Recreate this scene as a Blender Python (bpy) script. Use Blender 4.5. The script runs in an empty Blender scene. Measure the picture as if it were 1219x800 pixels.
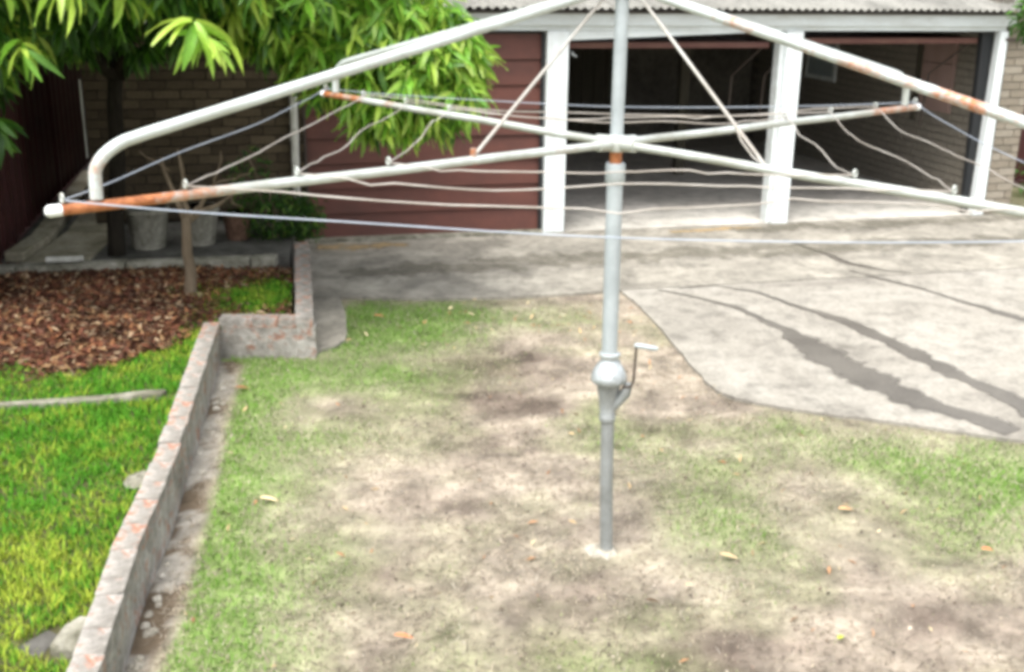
import bpy, bmesh, math, random
import numpy as np
from mathutils import Vector, Matrix, Euler
random.seed(7); rng = np.random.default_rng(11)
PI = math.pi
SC = bpy.context.scene
COL = SC.collection

# ---------------------------------------------------------------- camera
cam_d = bpy.data.cameras.new('camera'); cam = bpy.data.objects.new('camera', cam_d); COL.objects.link(cam)
PITCH, ROLL = .3145, .0144
fw = Vector((0, math.cos(PITCH), -math.sin(PITCH))); up0 = Vector((0, math.sin(PITCH), math.cos(PITCH))); rt0 = Vector((1, 0, 0))
rt = rt0*math.cos(ROLL)+up0*math.sin(ROLL); up = up0*math.cos(ROLL)-rt0*math.sin(ROLL)
M = Matrix((rt, up, -fw)).transposed().to_4x4(); M.translation = (0, 0, 2.6)
cam.matrix_world = M
cam_d.sensor_width = 36; cam_d.lens = 36*1347.5/1219; cam_d.clip_end = 2000; cam_d.clip_start = .05
SC.camera = cam
# ---------------------------------------------------------------- sky, sun, exposure
SUN_EL, SUN_AZ = math.radians(66), math.radians(205)      # azimuth measured clockwise from +Y
w = bpy.data.worlds.new('World'); SC.world = w; w.use_nodes = True
wn = w.node_tree.nodes; wl = w.node_tree.links
sky = wn.new('ShaderNodeTexSky'); sky.sky_type = 'NISHITA'; sky.sun_disc = False
sky.sun_elevation = SUN_EL; sky.sun_rotation = SUN_AZ; sky.dust_density = 4; sky.air_density = 1.0
hs = wn.new('ShaderNodeHueSaturation'); hs.inputs['Saturation'].default_value = .26
bg = wn['Background']; bg.inputs['Strength'].default_value = .15
wl.new(sky.outputs[0], hs.inputs['Color']); wl.new(hs.outputs[0], bg.inputs['Color'])
sd = bpy.data.lights.new('sun', 'SUN'); sd.energy = 1.5; sd.angle = math.radians(35); sd.color = (1, .97, .92)
sun = bpy.data.objects.new('sun', sd); COL.objects.link(sun)
sdir = Vector((math.sin(SUN_AZ)*math.cos(SUN_EL), math.cos(SUN_AZ)*math.cos(SUN_EL), math.sin(SUN_EL)))
sun.rotation_euler = sdir.to_track_quat('Z', 'Y').to_euler(); sun.location = (0, 0, 20)
SC.view_settings.view_transform = 'Standard'; SC.view_settings.look = 'None'
SC.view_settings.exposure = 1.43; SC.view_settings.gamma = 1
SC.cycles.filter_width = 4.2
SC.cycles.max_bounces = 6

# ---------------------------------------------------------------- helpers
class MB:
    def __init__(s): s.v = []; s.f = []
    def quadbox(s, x0, x1, y0, y1, z0, z1):
        b = len(s.v)
        s.v += [(x0,y0,z0),(x1,y0,z0),(x1,y1,z0),(x0,y1,z0),(x0,y0,z1),(x1,y0,z1),(x1,y1,z1),(x0,y1,z1)]
        s.f += [[b+i for i in q] for q in ((0,3,2,1),(4,5,6,7),(0,1,5,4),(1,2,6,5),(2,3,7,6),(3,0,4,7))]
        return s
    def tube(s, pts, r, n=10, caps=True):
        pts = [Vector(p) for p in pts]; k = len(pts)
        rs = r if isinstance(r, (list, tuple)) else [r]*k
        b = len(s.v); ref = None
        for i, p in enumerate(pts):
            t = (pts[min(i+1, k-1)]-pts[max(i-1, 0)]).normalized()
            if ref is None: ref = Vector((0,0,1)) if abs(t.z) < .9 else Vector((1,0,0))
            a = (ref - t*ref.dot(t)).normalized(); c = t.cross(a); ref = a
            for j in range(n):
                q = p+(a*math.cos(2*PI*j/n)+c*math.sin(2*PI*j/n))*rs[i]; s.v.append(tuple(q))
        for i in range(k-1):
            for j in range(n):
                s.f.append([b+i*n+j, b+i*n+(j+1)%n, b+(i+1)*n+(j+1)%n, b+(i+1)*n+j])
        if caps:
            s.f.append([b+j for j in range(n)][::-1]); s.f.append([b+(k-1)*n+j for j in range(n)])
        return s
    def lathe(s, prof, c=(0,0,0), n=20):
        return s.tube([(c[0], c[1], c[2]+z) for r_, z in prof], [r_ for r_, z in prof], n)
    def prism(s, poly, z0, z1):
        b = len(s.v); n = len(poly)
        s.v += [(p[0],p[1],z0) for p in poly]+[(p[0],p[1],z1) for p in poly]
        s.f.append([b+i for i in range(n)][::-1]); s.f.append([b+n+i for i in range(n)])
        for i in range(n): s.f.append([b+i, b+(i+1)%n, b+n+(i+1)%n, b+n+i])
        return s
    def mesh(s, name, mat, smooth=False, bevel=0, sub=None):
        me = bpy.data.meshes.new(name); me.from_pydata([tuple(v) for v in s.v], [], s.f)
        bm = bmesh.new(); bm.from_mesh(me)
        bmesh.ops.recalc_face_normals(bm, faces=bm.faces)
        if bevel: bmesh.ops.bevel(bm, geom=[e for e in bm.edges if e.is_manifold and e.calc_face_angle(0) > .6], offset=bevel, segments=2, affect='EDGES', profile=.6)
        if sub: sub(bm)
        bm.to_mesh(me); bm.free()
        if smooth:
            for p in me.polygons: p.use_smooth = True
            if smooth == 'auto': me.set_sharp_from_angle(angle=.7)
        if mat: me.materials.append(mat)
        return me
def link(name, me, parent=None, loc=None):
    o = bpy.data.objects.new(name, me); COL.objects.link(o)
    if parent: o.parent = parent
    if loc: o.location = loc
    return o
def part(name, mb, mat, parent=None, smooth=False, bevel=0, loc=None):
    return link(name, mb.mesh(name, mat, smooth, bevel), parent, loc)
def tag(o, label=None, cat=None, group=None, kind=None):
    if label: o['label'] = label
    if cat: o['category'] = cat
    if group: o['group'] = group
    if kind: o['kind'] = kind
    return o
def thing(name, label, cat, loc=(0,0,0), rz=0, group=None):
    o = bpy.data.objects.new(name, None); COL.objects.link(o); o.location = loc; o.rotation_euler = (0,0,rz)
    o.empty_display_size = .2
    return tag(o, label, cat, group)
def struct(name, mb, mat, **k): return tag(part(name, mb, mat, **k), kind='structure')

def vnoise(x, y, scale, seed):
    g = np.random.default_rng(seed).random((256, 256))
    x = np.asarray(x)/scale+1000; y = np.asarray(y)/scale+1000
    xi = np.floor(x).astype(int); yi = np.floor(y).astype(int); fx = x-xi; fy = y-yi
    fx = fx*fx*(3-2*fx); fy = fy*fy*(3-2*fy)
    a = g[xi%256, yi%256]; b = g[(xi+1)%256, yi%256]; c = g[xi%256, (yi+1)%256]; d = g[(xi+1)%256, (yi+1)%256]
    return (a*(1-fx)+b*fx)*(1-fy)+(c*(1-fx)+d*fx)*fy
def fbm(x, y, scale, seed, oct=4):
    t = 0; a = 1; n = 0
    for i in range(oct): t = t+a*vnoise(x, y, scale/2**i, seed+i); n += a; a *= .55
    return t/n
def sstep(a, b, x):
    t = np.clip((np.asarray(x)-a)/(b-a), 0, 1); return t*t*(3-2*t)
def blob(x, y, cx, cy, rx, ry, ang=0):
    c, s_ = math.cos(ang), math.sin(ang); dx = (x-cx)*c+(y-cy)*s_; dy = -(x-cx)*s_+(y-cy)*c
    return np.exp(-((dx/rx)**2+(dy/ry)**2))

# ---------------------------------------------------------------- materials
class NT:
    def __init__(s, name, rough=.8, spec=.3):
        s.m = bpy.data.materials.new(name); s.m.use_nodes = True
        s.t = s.m.node_tree; s.n = s.t.nodes; s.b = s.n['Principled BSDF']
        s.b.inputs['Roughness'].default_value = rough; s.b.inputs['Specular IOR Level'].default_value = spec
        s.tc = s.n.new('ShaderNodeTexCoord')
    def new(s, typ, **k):
        x = s.n.new(typ)
        for a, v in k.items(): setattr(x, a, v)
        return x
    def l(s, a, b): s.t.links.new(a, b)
    def noise(s, scale, detail=4, rough=.6, coord='Object', stretch=None, dist=0):
        x = s.new('ShaderNodeTexNoise'); x.inputs['Scale'].default_value = scale
        x.inputs['Detail'].default_value = detail; x.inputs['Roughness'].default_value = rough; x.inputs['Distortion'].default_value = dist
        if stretch:
            mp = s.new('ShaderNodeMapping'); mp.inputs['Scale'].default_value = stretch
            s.l(s.tc.outputs[coord], mp.inputs[0]); s.l(mp.outputs[0], x.inputs['Vector'])
        else: s.l(s.tc.outputs[coord], x.inputs['Vector'])
        return x.outputs['Fac']
    def ramp(s, fac, stops, interp='LINEAR'):
        r = s.new('ShaderNodeValToRGB'); r.color_ramp.interpolation = interp
        e = r.color_ramp.elements
        while len(e) < len(stops): e.new(.5)
        for i, (p, c) in enumerate(stops):
            e[i].position = p; e[i].color = (*c, 1) if len(c) == 3 else c
        s.l(fac, r.inputs[0]); return r.outputs[0]
    def mix(s, fac, a, b, mode='MIX'):
        x = s.new('ShaderNodeMix', data_type='RGBA', blend_type=mode)
        for i, v in ((0, fac), (6, a), (7, b)):
            if isinstance(v, (int, float)): x.inputs[i].default_value = v
            elif isinstance(v, tuple): x.inputs[i].default_value = (*v, 1)
            else: s.l(v, x.inputs[i])
        return x.outputs[2]
    def math(s, op, a, b=0):
        x = s.new('ShaderNodeMath', operation=op)
        for i, v in ((0, a), (1, b)):
            if isinstance(v, (int, float)): x.inputs[i].default_value = v
            else: s.l(v, x.inputs[i])
        return x.outputs[0]
    def attr(s, name): return s.new('ShaderNodeAttribute', attribute_name=name).outputs['Color']
    def rnd(s): return s.new('ShaderNodeObjectInfo').outputs['Random']
    def bump(s, h, strength=.4, dist=.01):
        b = s.new('ShaderNodeBump'); b.inputs['Strength'].default_value = strength; b.inputs['Distance'].default_value = dist
        s.l(h, b.inputs['Height']); s.l(b.outputs[0], s.b.inputs['Normal'])
    def out(s, col):
        if isinstance(col, tuple): s.b.inputs['Base Color'].default_value = (*col, 1)
        else: s.l(col, s.b.inputs['Base Color'])
        return s.m
G3 = lambda v: (v, v, v)

def mk_concrete(name, c0, c1, c2, scale=1.0, coord='Object', bumpy=.5):
    n = NT(name, .9, .15)
    a = n.noise(1.1*scale, 6, .68, coord, dist=.6); b = n.noise(9*scale, 5, .7, coord); c = n.noise(70*scale, 2, .5, coord)
    col = n.ramp(a, [(.36, c0), (.5, c1), (.66, c2)])
    col = n.mix(.75, col, n.ramp(b, [(.32, G3(.55)), (.5, G3(1)), (.72, G3(1.2))]), 'MULTIPLY')
    col = n.mix(.5, col, n.ramp(c, [(.35, G3(.72)), (.6, G3(1.15))]), 'MULTIPLY')
    n.bump(b, bumpy, .006)
    return n.out(col)
m_drive = mk_concrete('driveway_concrete', (.205,.190,.163), (.28,.262,.226), (.33,.312,.274), .55)
m_apron = mk_concrete('apron_concrete', (.18,.168,.142), (.26,.242,.205), (.38,.355,.30), 1.5)
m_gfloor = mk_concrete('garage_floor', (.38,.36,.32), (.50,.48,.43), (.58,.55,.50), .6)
m_path = mk_concrete('path_concrete', (.16,.145,.10), (.33,.30,.22), (.46,.42,.33), 1.6)
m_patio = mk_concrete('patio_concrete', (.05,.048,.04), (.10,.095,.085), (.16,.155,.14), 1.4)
m_edge = mk_concrete('edging_concrete', (.11,.105,.075), (.22,.21,.165), (.36,.345,.29), 4)
m_foot = mk_concrete('footing_concrete', (.22,.20,.155), (.36,.335,.28), (.50,.475,.42), 6)
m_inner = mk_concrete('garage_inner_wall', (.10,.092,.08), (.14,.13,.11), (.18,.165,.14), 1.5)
m_pot = mk_concrete('weathered_pot', (.13,.125,.095), (.23,.22,.18), (.33,.32,.27), 4)
m_tpot = mk_concrete('terracotta_pot', (.10,.06,.04), (.17,.10,.07), (.24,.15,.11), 4)

def mk_stain():
    n = NT('wet_stain', .45, .5)
    a = n.noise(2.5, 5, .65); b = n.noise(40, 3)
    col = n.ramp(a, [(.35, (.105,.095,.08)), (.65, (.155,.142,.12))])
    n.out(n.mix(.5, col, n.ramp(b, [(.3, G3(.7)), (.65, G3(1.15))]), 'MULTIPLY'))
    e = n.noise(14, 5, .7); fac = n.math('ADD', n.attr('rust'), n.math('MULTIPLY', n.math('SUBTRACT', e, .5), 1.3))
    n.l(n.ramp(fac, [(.25, G3(0)), (.75, G3(.85))]), n.b.inputs['Alpha'])
    return n.m
m_stain = mk_stain()

def mk_render():   # thin grey cement wash over brick, worn to orange brick in spots and near the arris
    n = NT('washed_brick', .92, .12)
    a = n.noise(5, 6, .7, dist=.4); b = n.noise(22, 5, .7); r = n.rnd()
    grey = n.ramp(a, [(.32, (.17,.155,.13)), (.5, (.33,.31,.28)), (.68, (.50,.48,.44))])
    brick = n.ramp(b, [(.3, (.27,.095,.05)), (.7, (.40,.17,.09))])
    lim = n.math('MULTIPLY', r, .10)
    b2 = n.noise(10, 5, .75, dist=.5)
    m = n.ramp(n.math('ADD', b2, lim), [(.565, G3(0)), (.66, G3(1))])
    col = n.mix(n.math('MULTIPLY', m, .75), grey, brick)
    col = n.mix(.7, col, n.ramp(b, [(.3, G3(.6)), (.55, G3(1.05)), (.8, G3(1.2))]), 'MULTIPLY')
    col = n.mix(.25, col, n.ramp(r, [(0, G3(.75)), (1, G3(1.15))]), 'MULTIPLY')
    n.bump(n.math('ADD', a, b), 1.0, .02)
    return n.out(col)
m_render = mk_render()

def mk_brick(name, c0, c1, c2):
    n = NT(name, .9, .2)
    r = n.rnd(); b = n.noise(30, 4, .7); a = n.noise(.9, 4)
    col = n.ramp(r, [(0, c0), (.5, c1), (1, c2)])
    col = n.mix(.7, col, n.ramp(b, [(.3, G3(.7)), (.7, G3(1.25))]), 'MULTIPLY')
    n.bump(b, .5, .004)
    return n.out(col)
m_brick = mk_brick('shaded_brown_brick', (.055,.042,.027), (.075,.058,.037), (.10,.078,.05))  # same brick as the pier, with the tree's shade put into its colour
m_pbrick = mk_brick('beige_brick', (.20,.175,.135), (.26,.225,.175), (.32,.285,.23))
m_mortar = mk_concrete('mortar', (.035,.028,.02), (.05,.04,.03), (.065,.055,.04), 6)
m_pmortar = mk_concrete('pale_mortar', (.24,.225,.19), (.31,.29,.25), (.37,.35,.31), 6)

def mk_paint(name, base, dirt, amt=.5, rough=.5, stretch=(6,6,1.2), lo=.42, hi=.72):
    n = NT(name, rough, .35)
    a = n.noise(1.4, 6, .7, stretch=stretch); b = n.noise(35, 3)
    col = n.mix(n.math('MULTIPLY', n.ramp(a, [(lo, G3(0)), (hi, G3(1))]), amt), base, dirt)
    col = n.mix(.25, col, n.ramp(b, [(.3, G3(.8)), (.7, G3(1.1))]), 'MULTIPLY')
    n.bump(b, .15, .003)
    return n.out(col)
m_white = mk_paint('white_paint', (.74,.79,.80), (.46,.47,.43), .5)
m_white2 = mk_paint('grubby_white_paint', (.66,.71,.71), (.40,.40,.36), .55, stretch=(1.5,6,6))
m_board = mk_paint('maroon_board', (.135,.050,.037), (.080,.035,.028), .85, .6, (1.2,4,2.5), .35, .65)
m_tilt = mk_paint('tilt_door_maroon', (.12,.05,.042), (.20,.11,.08), .6, .6, (2,6,6))
m_fence = mk_paint('maroon_fence', (.062,.017,.015), (.032,.012,.011), .7, .6, (1,1,3))
m_pipe = mk_paint('old_white_pipe', (.60,.60,.55), (.20,.18,.14), .7, .6, (8,8,3))
m_dark = mk_paint('dark_soffit', (.07,.055,.045), (.04,.03,.03), .5)
m_black = mk_paint('dark_rubber_seal', (.02,.022,.024), (.03,.03,.03), .5)
m_panel = mk_paint('faded_panel', (.34,.24,.21), (.22,.15,.13), .5)
m_glass = mk_paint('dusty_window_glass', (.34,.40,.42), (.28,.31,.31), .5, .25)
m_timber = mk_paint('old_brown_timber', (.055,.05,.035), (.10,.09,.065), .7, .8, (8,8,.6))
m_neigh = mk_paint('neighbour_weatherboard', (.75,.77,.77), (.55,.56,.55), .4)
m_blackdoor = mk_paint('dark_opening', (.02,.018,.016), (.03,.03,.03), .5)

def mk_roof():
    n = NT('fibro_roof', .92, .15)
    a = n.noise(1.6, 6, .7, stretch=(1,.5,1)); b = n.noise(28, 4, .7)
    col = n.ramp(a, [(.35, (.13,.128,.115)), (.6, (.25,.245,.22))])
    return n.out(n.mix(.7, col, n.ramp(b, [(.3, G3(.65)), (.7, G3(1.25))]), 'MULTIPLY'))
m_roof = mk_roof()

def mk_metal(name, base, base2, rustlo, rusthi, rough=.45, metallic=.25):
    n = NT(name, rough, .5); n.b.inputs['Metallic'].default_value = metallic
    a = n.noise(5, 5, .65, stretch=(1,1,1)); r = n.noise(3.1, 6, .7, dist=.3); b = n.noise(45, 3, .6)
    col = n.ramp(a, [(.35, base2), (.65, base)])
    rust = n.ramp(b, [(.3, (.26,.085,.03)), (.7, (.52,.20,.08))])
    rr = n.math('ADD', n.math('MULTIPLY', r, .85), n.math('MULTIPLY', b, .15))
    ra = n.attr('rust')
    rr = n.math('ADD', rr, n.math('MULTIPLY', ra, .32))
    fac = n.ramp(rr, [(rustlo, G3(0)), (rusthi, G3(1))])
    n.bump(b, .2, .002)
    return n.out(n.mix(fac, col, rust))
m_arm = mk_metal('aged_silver_paint', (.56,.60,.58), (.38,.39,.35), .585, .72)
m_rail = mk_metal('silver_paint', (.57,.62,.61), (.42,.45,.42), .60, .72)
m_mast = mk_metal('grey_tube_paint', (.48,.53,.55), (.36,.40,.42), .70, .85)
m_galv = mk_metal('galvanised_steel', (.34,.36,.36), (.19,.20,.19), .80, .95, .5, .3)
m_cast = mk_metal('cast_aluminium', (.58,.62,.63), (.24,.26,.26), .85, .98, .45, .4)
m_rust = mk_metal('rusty_collar', (.4,.15,.06), (.3,.1,.04), .3, .5)
m_cap = mk_paint('white_plastic_cap', (.8,.82,.82), (.6,.6,.6), .3)
m_wire = mk_metal('beige_clothes_line', (.50,.47,.43), (.33,.29,.25), .66, .8, .6, .1)
m_bwire = mk_metal('blue_grey_clothes_line', (.42,.46,.52), (.30,.34,.40), .9, .98, .5, .1)
m_brace = mk_metal('brace_wire', (.46,.45,.42), (.34,.31,.27), .66, .80, .5, .2)

def mk_attr(name, rough=.6, spec=.3, trans=0.0, bs=30, tint=1.0):
    n = NT(name, rough, spec); col = n.attr('col'); b = n.noise(bs, 4, .7)
    col = n.mix(.6, col, n.ramp(b, [(.3, G3(.72)), (.7, G3(1.22))]), 'MULTIPLY')
    if trans:
        n.out(col)
        tr = n.new('ShaderNodeBsdfTranslucent'); n.l(col, tr.inputs[0])
        mx = n.new('ShaderNodeMixShader'); mx.inputs[0].default_value = trans
        n.l(n.b.outputs[0], mx.inputs[1]); n.l(tr.outputs[0], mx.inputs[2])
        n.l(mx.outputs[0], n.n['Material Output'].inputs[0])
    else: n.out(col)
    return n
m_grass = mk_attr('grass_blades', .7, .15, .3).m
m_leaf = mk_attr('mango_leaf', .40, .5, .45, 12).m
m_shrub = mk_attr('shrub_leaf', .6, .3, .3).m
m_litter = mk_attr('dead_leaf', .8, .2, .0, 20).m
def mk_soil():
    n = mk_attr('lawn_soil', .95, .1, 0, 26); a = n.noise(60, 5, .75); b = n.noise(9, 5, .7)
    n.bump(n.math('ADD', a, b), .8, .02); return n.m
m_soil = mk_soil()
def mk_bark(name, c0, c1):
    n = NT(name, .95, .1); a = n.noise(6, 6, .75, stretch=(3,3,.7))
    n.bump(a, .8, .02); return n.out(n.ramp(a, [(.3, c0), (.7, c1)]))
m_bark = mk_bark('dark_bark', (.012,.010,.008), (.035,.03,.022))
m_bark2 = mk_bark('grey_brown_bark', (.10,.075,.05), (.21,.165,.115))

def setcol(me, arr):   # per-vertex colour attribute 'col'
    a = me.color_attributes.new('col', 'FLOAT_COLOR', 'POINT')
    c = np.ones((len(me.vertices), 4), np.float32); c[:, :3] = arr; a.data.foreach_set('color', c.ravel())
def np_mesh(name, V, F, mat, col=None, smooth=False):
    me = bpy.data.meshes.new(name); F = np.asarray(F); k = F.shape[1]
    me.vertices.add(len(V)); me.vertices.foreach_set('co', np.asarray(V, np.float32).ravel())
    me.loops.add(F.size); me.loops.foreach_set('vertex_index', F.ravel().astype(np.int32))
    me.polygons.add(len(F)); me.polygons.foreach_set('loop_start', np.arange(0, F.size, k, dtype=np.int32))
    me.update(calc_edges=True)
    if col is not None: setcol(me, col)
    if smooth: me.polygons.foreach_set('use_smooth', [True]*len(F))
    me.materials.append(mat); return me
def grid_mesh(name, X, Y, Z, mat, col):
    ny, nx = X.shape; idx = np.arange(nx*ny).reshape(ny, nx)
    F = np.stack([idx[:-1,:-1], idx[:-1,1:], idx[1:,1:], idx[1:,:-1]], -1).reshape(-1, 4)
    return np_mesh(name, np.stack([X, Y, Z], -1).reshape(-1, 3), F, mat, col.reshape(-1, 3), True)

# ================================================================= GROUND
# lawn outline where the concrete meets it
lawn_edge = [(-1.34,7.60),(-1.24,7.70),(-1.22,7.95),(-1.30,8.45),(-1.42,8.93),(-.76,8.89),(-.07,8.98),(.55,9.12),(.90,9.20),(1.07,8.58),(1.17,7.85),(1.26,7.22),(1.36,6.83),(1.64,6.62),(2.02,6.47),(2.49,6.31),(3.0,6.1),(4.2,5.7),(6,5.3),(14,4.6)]
def in_poly(x, y, poly):
    r = np.zeros(x.shape, bool); n = len(poly)
    for i in range(n):
        x0, y0 = poly[i]; x1, y1 = poly[(i+1) % n]
        c = (y0 > y) != (y1 > y)
        if y0 != y1: r ^= c & (x < (x1-x0)*(y-y0)/(y1-y0)+x0)
    return r
lawn_poly = [(-3,-2)] + [(-1.4,3.0),(-1.46,4.09),(-1.66,5.47),(-1.8,6.28),(-1.95,7.43),(-1.36,7.45)] + lawn_edge + [(14,-2)]
gm = MB().quadbox(-400, 400, -60, 700, -.6, -.03)
n = NT('far_ground', .95, .1); a = n.noise(.8, 6, .7)
struct('ground', gm, n.out(n.ramp(a, [(.35, (.12,.13,.06)), (.65, (.25,.22,.15))])))

# green amount over the lawn: 0 bare earth / dry thatch, 1 green turf
def lawn_green(x, y):
    wallx = np.interp(y, [3,4.1,5.5,6.3,7.4], [-1.4,-1.46,-1.66,-1.8,-1.95])
    dw = x-wallx
    g = .95*np.exp(-(dw/.36)**2)*sstep(7.7, 7.2, y) + .26*np.exp(-(dw/.85)**2)*sstep(7.7, 7.2, y)
    g = g+1.15*blob(x, y, -1.0, 8.1, .8, .75)+.50*blob(x, y, -.25, 8.55, .55, .28)+.5*blob(x, y, -.95, 7.0, .6, .3)+.25*blob(x,y,.35,8.7,.2,.15)-.35*blob(x,y,.2,7.6,.7,.9)
    g = g+.50*blob(x, y, 2.35, 5.75, 1.1, .5, -.25)+.40*blob(x, y, 3.3, 5.45, .8, .6)+.12*blob(x,y,2.2,5.0,1.4,.35)+.2*blob(x, y, 1.0, 5.1, .5, .35)+.25*blob(x, y, 1.6, 3.6, .8, .3)
    g = g+.22*blob(x, y, -.9, 4.4, .7, .9)+.10
    nse = fbm(x, y, .55, 5, 5)
    g = np.where((y < 7.3), g*sstep(.02+.05*nse, .10+.16*nse, dw), g)
    return np.clip(g*1.05+(nse-.5)*1.15, 0, 1)*np.where(y < 7.3, sstep(-.02, .14, dw), 1)
def lawn_dirt(x, y):
    d = 1.2*blob(x, y, -.30, 7.25, .5, .6, .5)+.6*blob(x, y, .05, 6.6, .35, .25)+.5*blob(x, y, -.25, 5.3, .75, .3)+.45*blob(x,y,.15,6.0,.5,.3)
    d = d+.9*blob(x, y, 1.0, 3.85, .75, .32, .1)+.5*blob(x, y, -.75, 4.3, .4, .2, .5)+.3*blob(x, y, 1.9, 4.3, .5, .3)+.5*blob(x,y,.1,3.6,.5,.3)+.45*blob(x,y,-.6,3.3,.5,.3)+.4*blob(x,y,.3,4.4,.6,.2)
    n1 = fbm(x*.8+y*.3, y*1.3-x*.2, .34, 31, 6); return np.clip(d*.85+.10+(n1-.5)*2.3, 0, 1)
gx, gy = np.meshgrid(np.arange(-2.1, 10, .035), np.arange(-.5, 9.4, .035))
gr = lawn_green(gx, gy)[..., None]; di = lawn_dirt(gx, gy)[..., None]; f1 = (.5+1.6*(fbm(gx, gy, .13, 77, 4)-.5))[..., None]; f2 = vnoise(gx, gy, .04, 9)[..., None]
thatch = np.array([.40,.345,.275])*(.55+.85*f1); earth = np.array([.19,.152,.122])*(.45+1.05*f1); turf = np.array([.21,.30,.09])*(.65+.7*f1)
c = thatch*(1-di)+earth*di; c = c*(1-gr*.95)+turf*gr*.95; c = c*(.85+.3*f2)
wx_ = np.interp(gy, [3,4.1,5.5,6.3,7.4], [-1.4,-1.46,-1.66,-1.8,-1.95]); dw_ = gx-wx_
foot = (sstep(.12, .03, dw_+.10*(fbm(gx, gy, .2, 83, 4)-.5))*(gy < 7.35))[..., None]
mo = fbm(gx, gy, .25, 85, 4)[..., None]
c = c*(1-foot)+foot*(np.array([.17,.13,.09])*(mo < .5)+np.array([.40,.37,.32])*(mo >= .5))*(.6+.6*f2)
gz = .016*(fbm(gx, gy, .6, 3, 4)-.5)-.006
m = grid_mesh('lawn', gx, gy, gz, m_soil, c); tag(link('lawn', m), kind='structure')

# ---- concrete driveway (two pours with a joint between) and garage floor
def strip_slab(name, poly, z1, mat, thick=.12, **k): return struct(name, MB().prism(poly, z1-thick, z1), mat, **k)
def gplane(x): return 11.30+.2507*x
JO = 9.02
apron = [(-1.34,7.58),(-1.26,7.64),(-1.21,7.78),(-1.22,7.95),(-1.30,8.45),(-1.42,8.93),(-.76,8.89),(-.07,8.98),(.55,9.12),(.88,9.22)] + [(.90,JO+.2507*.9),(4,JO+.2507*4),(14,JO+.2507*14),(14,gplane(14)-.0),(-2.2,gplane(-2.2)),(-1.86,9.7),(-1.38,7.5)]
strip_slab('driveway_apron', apron, .022, m_apron)
j = .018
def smooth(P, n_=6, amp=.008):
    out = []
    for i in range(len(P)-1):
        p0, p1, p2, p3 = (np.array(P[max(0, min(len(P)-1, i+k))], float) for k in (-1, 0, 1, 2))
        for q in range(n_):
            t = q/n_; v = .5*((2*p1)+(p2-p0)*t+(2*p0-5*p1+4*p2-p3)*t*t+(3*p1-p0-3*p2+p3)*t**3)
            out.append(tuple(v+(rng.random(2)-.5)*2*amp))
    return out+[P[-1]]
drive = [(.92,JO+.2507*.92-j),(4,JO+1.003-j),(14,JO+3.51-j),(14,4.6)]+[p for p in reversed(smooth([(.93,9.17),(1.03,8.75)]+lawn_edge[10:-1]))]
strip_slab('driveway', drive, .018, m_drive)
# kerb-like light slab along the foot of the closed door
# water stains: flat irregular sheets on the slab
def stain(pts, ws, z, name='water_stain'):
    L = []; R = []; P = []
    # resample
    for i in range(len(pts)-1):
        a, b = Vector(pts[i]), Vector(pts[i+1]); n_ = max(2, int((b-a).length/.035))
        for k in range(n_): t = k/n_; P.append((a.lerp(b, t), ws[i]*(1-t)+ws[i+1]*t))
    P.append((Vector(pts[-1]), ws[-1]))
    for i, (p, w_) in enumerate(P):
        d = (P[min(i+1, len(P)-1)][0]-P[max(i-1, 0)][0]).normalized(); nn = Vector((-d.y, d.x))
        k1 = (vnoise(i*.035, 0, .22, 51)-.5)*1.0+(vnoise(i*.035, 0, .05, 53)-.5)*.6; k2 = (vnoise(i*.035, 5, .22, 52)-.5)*1.0+(vnoise(i*.035, 5, .05, 54)-.5)*.6
        L.append(p+nn*w_*(.5+.45*k1)); R.append(p-nn*w_*(.5+.45*k2))
    mb = MB(); n_ = len(P); K = 7; al = []
    for j_ in range(K):
        t = j_/(K-1)*1.3-.15
        for l_, r_ in zip(L, R):
            q = l_.lerp(r_, t); mb.v.append((q.x, q.y, z)); al.append((0,.65,1,1,1,.65,0)[j_])
    for j_ in range(K-1):
        mb.f += [[j_*n_+i, j_*n_+i+1, (j_+1)*n_+i+1, (j_+1)*n_+i] for i in range(n_-1)]
    for j_ in range(K): al[j_*n_] = al[j_*n_+n_-1] = 0
    o = link(name, mb.mesh(name, None)); o.data.materials.append(m_stain)
    at = o.data.attributes.new('rust', 'FLOAT_COLOR', 'POINT'); at.data.foreach_set('color', np.repeat(np.array(al, np.float32)[:, None], 4, 1).ravel())
    return tag(o, kind='structure')
stain([(1.22,9.26),(1.55,9.02),(1.82,8.72),(2.05,8.25),(2.2,7.75),(2.33,7.3),(2.55,6.82),(2.98,6.2)], [.04,.06,.08,.12,.26,.34,.30,.18], .0225)
stain([(1.40,9.30),(1.75,9.42),(2.06,9.22),(2.37,8.74),(2.62,8.38),(2.80,7.88),(2.98,7.38),(3.12,6.95),(3.28,6.4),(3.35,6.0)], [.03,.04,.06,.09,.13,.17,.19,.19,.18,.15], .0228)
stain([(2.72,11.2),(2.95,10.75),(3.1,10.3),(3.32,10.1)], [.05,.08,.12,.09], .0265)
stain([(3.05,10.0),(3.32,9.66),(3.55,9.35),(3.9,8.75),(4.15,8.35),(4.5,7.6)], [.07,.08,.05,.10,.09,.12], .0225)
stain([(3.08,10.25),(3.42,9.98),(3.62,9.95)], [.05,.07,.03], .0268)

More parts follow.
